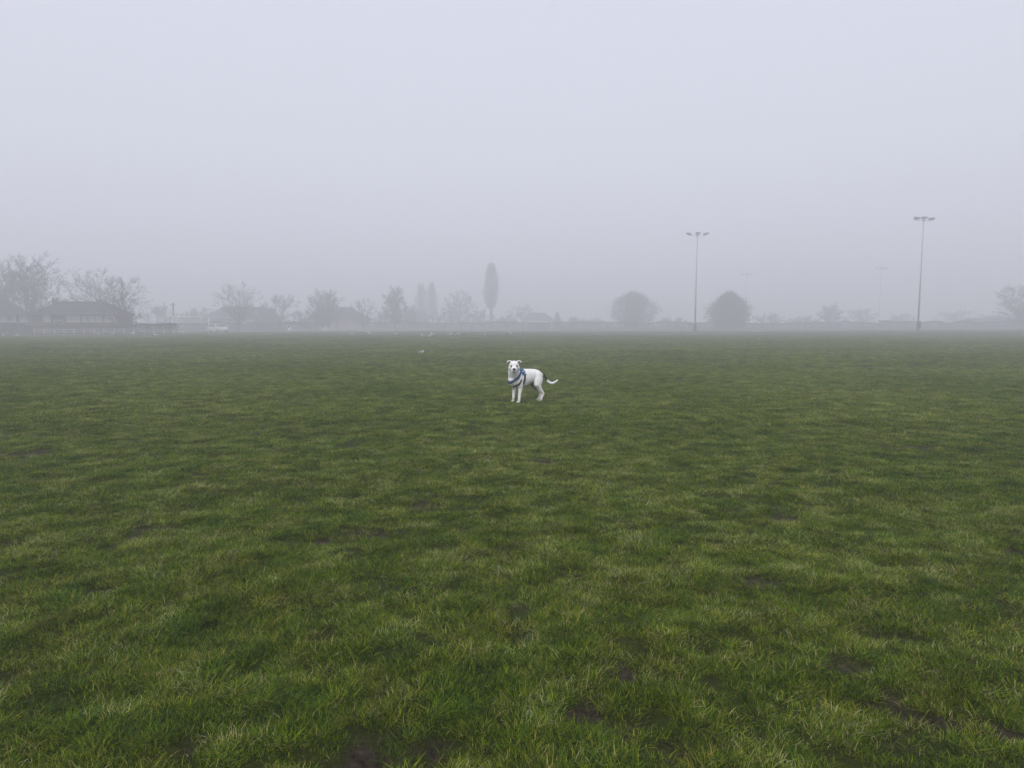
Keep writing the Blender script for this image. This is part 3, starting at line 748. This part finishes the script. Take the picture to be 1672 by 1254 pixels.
# ------------------------------------------------------------------ white car
def car(px, Y, label, yaw):
    x = at(px, 542, Y).x; z0 = hz(x, Y)
    root = empty('parked_car', (x, Y, z0), yaw); tag(root, label, 'car')
    lw = .84
    lower = [(-1.98, .32), (-2.0, .62), (-1.95, .92), (-1.2, .97), (.75, .95), (1.45, .88), (1.9, .72), (2.0, .55), (1.98, .30)]
    def prism(poly, w0, w1, name, m, parent, zsplit=None, bevel=.04):
        b = MB(); n = len(poly)
        for s in (-1, 1):
            for (X, Z) in poly: b.v.append((X, s*(w0 if zsplit is None or Z < zsplit else w1), Z))
        b.f.append(tuple(range(n))); b.f.append(tuple(reversed(range(n, 2*n))))
        for i in range(n): b.f.append((i, n+i, n+(i+1) % n, (i+1) % n))
        o = b.build(name, m, parent, bevel=bevel)
        bm = bmesh.new(); bm.from_mesh(o.data); bmesh.ops.recalc_face_normals(bm, faces=bm.faces); bm.to_mesh(o.data); bm.free()
        return o
    prism(lower, lw, lw, 'body', M['car'], root)
    prism([(-1.78, .95), (-1.55, 1.36), (-1.3, 1.46), (.05, 1.46), (.35, 1.38), (1.05, .93)], .80, .66, 'cabin', M['car'], root, 1.0, .03)
    for s in (-1, 1):
        g_ = MB()
        g_.poly([(-1.35, s*.808, 1.0), (-.35, s*.808, 1.0), (-.35, s*.70, 1.36), (-1.25, s*.70, 1.36)][::s])
        g_.poly([(-.28, s*.808, 1.0), (.72, s*.808, 1.0), (.22, s*.70, 1.36), (-.28, s*.70, 1.36)][::s])
        g_.build('window', M['pane'], root)
    MB().poly([(1.06, -.70, .97), (1.06, .70, .97), (.40, .58, 1.385), (.40, -.58, 1.385)]).build('windscreen', M['pane'], root)
    MB().poly([(-1.80, .68, 1.0), (-1.80, -.68, 1.0), (-1.585, -.56, 1.36), (-1.585, .56, 1.36)]).build('rear_window', M['pane'], root)
    for X in (-1.25, 1.25):
        for s in (-1, 1):
            w = MB().tube([(X, s*.68, .31), (X, s*.86, .31)], .31, 20).build('wheel', M['rubber'], root)
            MB().tube([(X, s*.862, .31), (X, s*.875, .31)], .2, 14).build('rim', M['rim'], w)
    for s in (-1, 1):
        MB().box(1.90, 2.01, s*.62-.14, s*.62+.14, .58, .72).build('headlight', M['lens'], root, bevel=.02)
        MB().box(-2.01, -1.93, s*.70-.09, s*.70+.09, .66, .90).build('tail_light', M['red'], root, bevel=.02)
        MB().box(.72, .88, s*.92-.09, s*.92+.09, .96, 1.07).build('mirror', M['car'], root, bevel=.02)
car(356, 119, 'white hatchback car parked beside the tall white goal', R(-38))

# ------------------------------------------------------------------ gulls
def gull_proto():
    b = MB()
    b.ball((0, 0, .17), .1, 1.75, .72, .72, 12, 8)               # body
    b.ball((.16, 0, .265), .048, 1.1, .9, .95, 10, 7)            # head
    b.tube([(.09, 0, .19), (.135, 0, .235), (.155, 0, .26)], [.058, .045, .036], 8)
    b.tube([(-.12, 0, .175), (-.21, 0, .17), (-.27, 0, .165)], [.05, .032, .02], 6)
    o = b.build('gull', M['gullwhite'], None, True)
    w = MB()
    for s in (-1, 1):
        w.ball((-.05, s*.052, .195), .1, 1.75, .28, .48, 10, 6)
        w.tube([(-.18, s*.045, .19), (-.32, s*.015, .185)], [.03, .006], 5)
    w.build('wings', M['gullgrey'], o, True)
    MB().tube([(.20, 0, .262), (.265, 0, .25)], [.014, .005], 6).build('beak', M['beak'], o)
    for s in (-1, 1): MB().tube([(0, .03*s, .12), (.005, .03*s, 0)], .007, 5).build('leg', M['beak'], o)
    return o
G = [(688, 579, 'gull on the grass nearest the camera, left of the dog', 1.0, .3), (690.5, 550.5, 'gull just beyond the near one, left of a close pair', 1.5, 2.5),
     (701, 551, 'gull in the close pair left of centre, the nearer of the two', 1.5, .6), (706, 547.8, 'gull in the close pair left of centre, the farther of the two', 1.7, 3.4),
     (734.5, 548.2, 'gull standing alone midway between the close pair and the tall poplar', 1.6, .2), (749, 547, 'small gull second from the right of the tall poplar group', 1.3, 2.9),
     (792, 548.4, 'gull almost below the tall poplar', 1.2, 1.7), (834, 546.2, 'gull far behind the head of the dog', 1.5, 3.0),
     (646, 547, 'gull below the narrow upright grey tree', 1.4, .1), (603, 546, 'gull below the small leaning bare tree', 1.7, 2.8),
     (574, 546.5, 'gull below the right side of the dark hipped roof', 1.3, .4), (254.5, 548.5, 'gull left of the tall goal frame', 1.4, 3.2),
     (216, 546.5, 'gull in front of the right end of the low fence', 1.7, .1), (182.5, 547, 'right one of two gulls below the middle of the low fence', 1.2, 1.1),
     (161.5, 547, 'left one of two gulls below the middle of the low fence', 1.3, 3.0), (27, 549.5, 'gull below the house at the far left', 1.3, .5),
     (6, 549.5, 'gull at the very left edge of the photo', 1.2, 2.7)]
gp = gull_proto()
for i, (a, b, lab, s, rz) in enumerate(G):
    o = gp if i == 0 else copy_tree(gp)
    p = on_ground(a, b)
    for _ in range(6): p = on_ground(a, b, hz(p.x, p.y))
    o.location = (p.x, p.y, p.z+(.02 if p.y < 50 else .0)); o.rotation_euler = (0, 0, rz); o.scale = (s*.72,)*3 if i else (.55,)*3
    tag(o, lab, 'gull', 'gulls resting on the field')

# ------------------------------------------------------------------ the dog
FW = Vector((-.79, -.613, 0)).normalized(); LF = Vector((-FW.y, FW.x, 0))
DOG = Vector((.085, 12.47, 0)); DOG.z = hz(DOG.x, DOG.y)
def dog_local(w):
    d = Vector(w)-Vector((DOG.x, DOG.y, 0)); return Vector((d.dot(FW), d.dot(LF), d.z))
def build_dog():
    bm = bmesh.new()
    ID = Matrix.Identity(3)
    def ell(c, rx, ry, rz, B=ID):
        mtx = Matrix.Translation(c) @ B.to_4x4() @ Matrix.Diagonal((rx, ry, rz, 1))
        bmesh.ops.create_icosphere(bm, subdivisions=3 if max(rx, ry, rz) > .045 else 2, radius=1.0, matrix=mtx)
    def chain(js, step=.008, B=ID):
        for (p, a), (q, b) in zip(js[:-1], js[1:]):
            p, q = Vector(p), Vector(q); n = max(2, int((q-p).length/step))
            a, b = (v if isinstance(v, tuple) else (v, v, v) for v in (a, b))
            for i in range(n+1):
                t = i/n; r = [a[k]*(1-t)+b[k]*t for k in range(3)]
                ell(p.lerp(q, t), *r, B)
    # trunk: deep chest narrowing to the tucked belly
    chain([((.115, 0, .415), (.05, .085, .105)), ((.06, 0, .435), (.06, .110, .148)), ((-.02, 0, .438), (.06, .122, .163)),
           ((-.12, 0, .442), (.06, .124, .161)), ((-.22, 0, .450), (.06, .117, .150)), ((-.32, 0, .464), (.06, .104, .130)),
           ((-.41, 0, .478), (.06, .098, .108)), ((-.47, 0, .468), (.06, .092, .100)), ((-.51, 0, .455), (.05, .075, .082))], .012)
    # neck and head (turned to face the camera)
    chain([((.03, .0, .485), .115), ((.085, .03, .535), .108), ((.125, .075, .595), .096), ((.150, .112, .645), .084)], .01)
    hc = Vector((.160, .127, .672))
    fwd = dog_local((0, 0, 0))  # direction from head to camera
    cdir = Vector((-(0.035), -12.27, 0)); fwd = Vector((cdir.dot(FW), cdir.dot(LF), 0)).normalized()
    side = Vector((-fwd.y, fwd.x, 0))     # dog's left of the face
    upv = Vector((0, 0, 1)); tilt = R(8)
    fw2 = (fwd*math.cos(tilt)-upv*math.sin(tilt)); up2 = (upv*math.cos(tilt)+fwd*math.sin(tilt))
    B = Matrix((fw2, side, up2)).transposed()
    H = lambda f, s, u: hc+fw2*f+side*s+up2*u
    ell(H(0, 0, .008), .098, .086, .080, B); ell(H(.025, 0, .028), .07, .074, .060, B)
    for s in (-1, 1):
        ell(H(.012, .052*s, -.032), .055, .046, .052, B)           # cheeks
        ell(H(.055, .036*s, .016), .03, .028, .022, B)             # brow
    chain([(H(.06, 0, -.022), (.05, .056, .048)), (H(.110, 0, -.036), (.04, .047, .042)), (H(.150, 0, -.044), (.028, .041, .036))], .008, B)
    for s in (-1, 1): chain([(H(.085, .026*s, -.05), .028), (H(.140, .024*s, -.058), .024)], .008)      # flews
    chain([(H(.04, 0, -.068), .034), (H(.128, 0, -.080), .020)], .008)                                   # lower jaw
    for s in (-1, 1):                                              # folded rose ears
        e = [H(-.005, .058*s, .060), H(-.008, .078*s, .086), H(.004, .102*s, .084), H(.02, .130*s, .062)]
        for i in range(3):
            for k in range(9):
                t = k/8; p = e[i].lerp(e[i+1], t); r0 = (.028, .026, .019, .007); r = r0[i]*(1-t)+r0[i+1]*t
                ell(p, r*.9, r, max(r*.36, .0065), B)
                ell(p-up2*r*.45+fw2*(-.012), r*.35, r*.8, r*.6, B)
    # front legs
    for s in (-1, 1):
        chain([((.045, .085*s, .44), .064), ((.0, .092*s, .33), .054), ((-.02, .086*s, .275), .043), ((-.005, .084*s, .20), .032),
               ((.005, .082*s, .13), .0265), ((.005, .082*s, .115), .0275), ((.012, .082*s, .05), .0225), ((.022, .082*s, .03), .027)], .006)
        chain([((.02, .082*s, .022), (.032, .030, .022)), ((.048, .082*s, .018), (.026, .031, .018))], .006)
        for k in (-1.5, -.5, .5, 1.5): ell(Vector((.066-.004*abs(k), (.082*s+.013*k), .015)), .016, .0085, .014)
    # hind legs: (stifle x, hock x, paw x)
    for s, sx_, hx, pxx in ((1, -.385, -.548, -.488), (-1, -.435, -.635, -.575)):
        chain([((-.44, .060*s, .465), (.095, .058, .090)), (((-.44+sx_)/2-.018, .080*s, .385), (.094, .057, .080)), ((sx_-.02, .086*s, .315), (.074, .050, .060)),
               ((sx_*.5+hx*.5, .083*s, .225), (.042, .034, .042)), ((hx+.015, .081*s, .158), (.026, .024, .030)), ((hx, .081*s, .135), .0255),
               ((hx*.62+pxx*.38, .081*s, .095), .0215), ((pxx-.012, .081*s, .04), .022), ((pxx-.005, .081*s, .026), .025)], .006)
        chain([((pxx, .081*s, .021), (.028, .027, .020)), ((pxx+.026, .081*s, .017), (.024, .029, .017))], .006)
        for k in (-1.5, -.5, .5, 1.5): ell(Vector((pxx+.044-.004*abs(k), .081*s+.012*k, .014)), .015, .008, .013)
    # tail
    tp = [((.530, 12.79, .478), .030), ((.578, 12.83, .474), .027), ((.622, 12.86, .410), .0225), ((.655, 12.87, .352), .024), ((.70, 12.88, .322), .0235),
          ((.748, 12.88, .316), .0215), ((.795, 12.88, .342), .0185), ((.835, 12.88, .372), .013)]
    chain([(dog_local(p), r) for p, r in tp], .006)
    me = bpy.data.meshes.new('raw'); bm.to_mesh(me); bm.free()
    tmp = bpy.data.objects.new('raw', me); col.objects.link(tmp)
    rm = tmp.modifiers.new('r', 'REMESH'); rm.mode = 'VOXEL'; rm.voxel_size = .0052; rm.use_smooth_shade = True
    sm = tmp.modifiers.new('s', 'SMOOTH'); sm.iterations = 9; sm.factor = .5
    dg = bpy.context.evaluated_depsgraph_get(); ev = tmp.evaluated_get(dg)
    body = bpy.data.meshes.new_from_object(ev); body.name = 'dog'
    bpy.data.objects.remove(tmp); body.materials.clear()
    # coat colours by patch, plus painted shade on the far hind leg
    n = len(body.vertices); co = np.zeros(n*3); body.vertices.foreach_get('co', co); co = co.reshape(-1, 3)
    nr_ = np.zeros(n*3); body.vertices.foreach_get('normal', nr_); nr_ = nr_.reshape(-1, 3)
    c = np.tile(np.array([.90, .885, .86]), (n, 1))
    def blend(mask, colr):
        nonlocal c
        mask = np.clip(mask, 0, 1)[:, None]; c = c*(1-mask)+np.array(colr)*mask
    nz = fbm(co[:, 0]*30, co[:, 1]*30+co[:, 2]*27, 3, 3)
    c *= (.93+.12*nz)[:, None]
    def near(p, r, soft=.4):
        d = np.linalg.norm(co-np.array(p), axis=1)+(nz-.5)*r*.5; return (r-d)/(r*soft)
    # pink bare skin: groin and belly, muzzle underside
    blend(((co[:, 2] < .42) & (co[:, 0] < -.20) & (co[:, 0] > -.42) & (nr_[:, 2] < -.35)).astype(float)*.6, (.45, .33, .30))
    # black root of the tail
    for p, r in tp[1:3]: blend(near(dog_local(p), .045, .2), (.012, .011, .011))
    blend(near(dog_local((.558, 12.815, .476)), .034, .2), (.012, .011, .011)); blend(near(dog_local((.598, 12.85, .445)), .05, .2), (.012, .011, .011))
    # brown inner flank of the far hind leg, with its shadow painted in
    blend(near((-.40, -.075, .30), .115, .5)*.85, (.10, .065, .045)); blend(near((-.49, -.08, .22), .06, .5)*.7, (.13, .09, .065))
    blend(near((-.52, .08, .13), .06)*.25, (.6, .42, .34))
    blend(near((-.06, .115, .38), .07, .8)*.35, (.45, .30, .20))       # faint tan behind the shoulder
    blend(np.clip((.12-co[:, 2])/.10, 0, 1)*.5*(.4+nz), (.33, .28, .20))      # damp muddy feet
    blend((fbm(co[:, 0]*7, co[:, 2]*7+co[:, 1]*5, 19, 3) > .62)*.12, (.62, .56, .50))
    # ear insides
    for s in (-1, 1):
        p = H(.012, .083*s, .066); d = np.linalg.norm(co-np.array(p), axis=1)
        blend((d < .024)*((nr_ @ np.array(fw2)) > .1)*.85, (.12, .055, .05))
        p = H(.004, .118*s, .066); d = np.linalg.norm(co-np.array(p), axis=1)
        blend((d < .02)*(nr_[:, 2] < 0)*.6, (.45, .25, .22))
    # dark lips and chin
    d = np.linalg.norm((co-np.array(H(.125, 0, -.084)))*np.array([1, 1, 1]), axis=1); blend((.042-d)/.014*.85, (.10, .08, .075))
    for s in (-1, 1):
        blend(near(H(.078, .049*s, .004), .026, .3)*.75, (.12, .085, .08))    # rims of the eyes
    a = body.color_attributes.new('coat', 'FLOAT_COLOR', 'POINT')
    a.data.foreach_set('color', np.concatenate([c, np.ones((n, 1))], 1).astype(np.float32).ravel())
    m = bpy.data.materials.new('short_fur'); m.use_nodes = True
    nn, l = m.node_tree.nodes, m.node_tree.links; p = nn['Principled BSDF']; p.inputs['Roughness'].default_value = .75
    p.inputs['Specular IOR Level'].default_value = .2; p.inputs['Sheen Weight'].default_value = .25
    at_ = nn.new('ShaderNodeAttribute'); at_.attribute_name = 'coat'; l.new(at_.outputs['Color'], p.inputs['Base Color'])
    tc = nn.new('ShaderNodeTexCoord'); no = nn.new('ShaderNodeTexNoise'); no.inputs['Scale'].default_value = 120; no.inputs['Detail'].default_value = 4
    bp = nn.new('ShaderNodeBump'); bp.inputs['Strength'].default_value = .35; bp.inputs['Distance'].default_value = .004
    l.new(tc.outputs['Object'], no.inputs['Vector']); l.new(no.outputs['Fac'], bp.inputs['Height']); l.new(bp.outputs[0], p.inputs['Normal'])
    dog = link_mesh('dog', body, m, None, True)
    dog.location = DOG-Vector((0, 0, .006)); dog.rotation_euler = (0, 0, math.atan2(FW.y, FW.x))
    tag(dog, 'white short-haired dog in a blue harness standing on the grass and looking at the camera', 'dog')
    bvh = BVHTree.FromPolygons([tuple(v) for v in co], [tuple(pl.vertices) for pl in body.polygons])
    # eyes and nose
    em = mat('eye', (.012, .009, .008), (.008, .006, .006), 5, .08, spec=.7)
    for s in (-1, 1):
        q = H(.2, .048*s, .004); hit = bvh.ray_cast(q, -fw2)
        e = MB().ball(tuple(hit[0]-fw2*.006), .0165, seg=12, rings=8).build('eye', em, dog, True)
    nm_ = mat('nose', (.018, .016, .016), (.012, .011, .011), 60, .35, .3)
    hit = bvh.ray_cast(H(.3, 0, -.030), -fw2)
    nb = bmesh.new(); mt = Matrix.Translation(hit[0]-fw2*.006) @ B.to_4x4() @ Matrix.Diagonal((.019, .029, .025, 1))
    bmesh.ops.create_icosphere(nb, subdivisions=3, radius=1, matrix=mt)
    me = bpy.data.meshes.new('nose'); nb.to_mesh(me); nb.free(); link_mesh('nose', me, nm_, dog, True)
    # harness
    hm = mat('harness_webbing', (.022, .085, .18), (.016, .06, .135), 40, .75, .5, bscale=300)
    hd = mat('dark_webbing', (.022, .028, .036), (.013, .017, .023), 40, .8, .5, bscale=300)
    hp = mat('teal_panel', (.015, .13, .26), (.011, .095, .20), 30, .7, .4, bscale=200)
    wm = mat('reflective_print', (.8, .82, .84), (.7, .72, .74), 10, .3)
    def ring(center, d_dn, width, name, m_, parent, a0=0, a1=360, th=.006, n=72, off=.004, d_side=Vector((0, 1, 0))):
        d_dn = Vector(d_dn).normalized(); nrm = d_dn.cross(d_side).normalized(); c_ = Vector(center)
        rows = []
        for i in range(n+1):
            a = R(a0+(a1-a0)*i/n); dr = d_dn*math.cos(a)+d_side*math.sin(a)
            row = []
            for k in (-1, -.5, 0, .5, 1):
                o_ = c_+nrm*(k*width/2); h_ = bvh.ray_cast(o_, dr, .45)
                row.append(h_[0] if h_[0] else None)
            rows.append((row, dr))
        # fill gaps, then smooth radius a little
        b = MB(); ok = []
        rad = np.array([[((r_-(c_+nrm*(k*width/2))).length if r_ else np.nan) for r_, k in zip(row, (-1, -.5, 0, .5, 1))] for row, _ in rows])
        for k in range(5):
            v = rad[:, k]; g_ = np.isnan(v)
            if g_.any() and (~g_).any(): v[g_] = np.interp(np.where(g_)[0], np.where(~g_)[0], v[~g_])
        med = np.median(rad); rad = np.minimum(rad, med*1.9)
        for _ in range(4): rad[1:-1] = (rad[:-2]+2*rad[1:-1]+rad[2:])/4
        for layer in (off, off+th):
            for i, (row, dr) in enumerate(rows):
                for k, kk in enumerate((-1, -.5, 0, .5, 1)):
                    b.v.append(tuple(c_+nrm*(kk*width/2)+dr*(rad[i, k]+layer-(.002 if k in (0, 4) else 0))))
        m1 = (n+1)*5
        for i in range(n):
            for k in range(4):
                q = i*5+k
                b.f.append((q, q+1, q+6, q+5)); b.f.append((m1+q, m1+q+5, m1+q+6, m1+q+1))
            for k in (0, 4):
                q = i*5+k; b.f.append((q, q+5, m1+q+5, m1+q))
        for i in (0, n): b.f.append((i*5, i*5+4, m1+i*5+4, m1+i*5))
        o = b.build(name, m_, parent, True)
        bm2 = bmesh.new(); bm2.from_mesh(o.data); bmesh.ops.recalc_face_normals(bm2, faces=bm2.faces); bm2.to_mesh(o.data); bm2.free()
        return o
    har = ring((-.085, 0, .46), (-.10, 0, -1), .085, 'harness', hp, dog, 108, 252)
    ring((.035, 0, .50), (.21, 0, -.215), .042, 'chest_strap', hm, har)
    ring((-.085, 0, .455), (.14, 0, -1), .034, 'girth_strap', hd, har, -110, 110, off=.006)
    ring((-.01, 0, .45), (.19, 0, -.33), .030, 'lower_strap', hd, har, -78, 78, off=.003)
    h1 = bvh.ray_cast(Vector((.07, 0, .2)), Vector((0, 0, 1)))
    MB().tube([(.085, .0, .30), (.083, .004, .268), (.086, .0, .235)], [.010, .008, .009], 6).build('strap_end', hd, har)
    for (ax, dz) in ((-.105, 122), (-.07, 138)):
        dr = Vector((0, math.sin(R(dz)), -math.cos(R(dz)))); hit = bvh.ray_cast(Vector((ax, 0, .46)), dr)
        if hit[0]:
            c_ = hit[0]+dr*.013; u = Vector((1, 0, 0)); w = dr.cross(u).normalized(); b = MB()
            q = [c_+u*i*.014+w*j*.008 for i, j in ((-1, -1), (1, -1), (1, 1), (-1, 1))]
            b.v = [tuple(v) for v in q]+[tuple(v-dr*.006) for v in q]
            b.f = [(0, 1, 2, 3), (7, 6, 5, 4), (0, 4, 5, 1), (1, 5, 6, 2), (2, 6, 7, 3), (3, 7, 4, 0)]
            b.build('reflective_tab', wm, har)
    return dog
build_dog()

# ------------------------------------------------------------------ fog
hzm = bpy.data.materials.new('haze'); hzm.use_nodes = True
n, l = hzm.node_tree.nodes, hzm.node_tree.links; n.clear()
pv = n.new('ShaderNodeVolumePrincipled'); pv.inputs['Color'].default_value = (.955, .966, .998, 1); pv.inputs['Density'].default_value = FOG
pv.inputs['Anisotropy'].default_value = 0.1
mo = n.new('ShaderNodeOutputMaterial'); l.new(pv.outputs[0], mo.inputs['Volume'])
haze = MB().box(-710, 710, -710, 710, -1.3, 24.5).build('haze', hzm)
tag(haze, 'pale fog lying over the whole field', 'fog', kind='stuff')
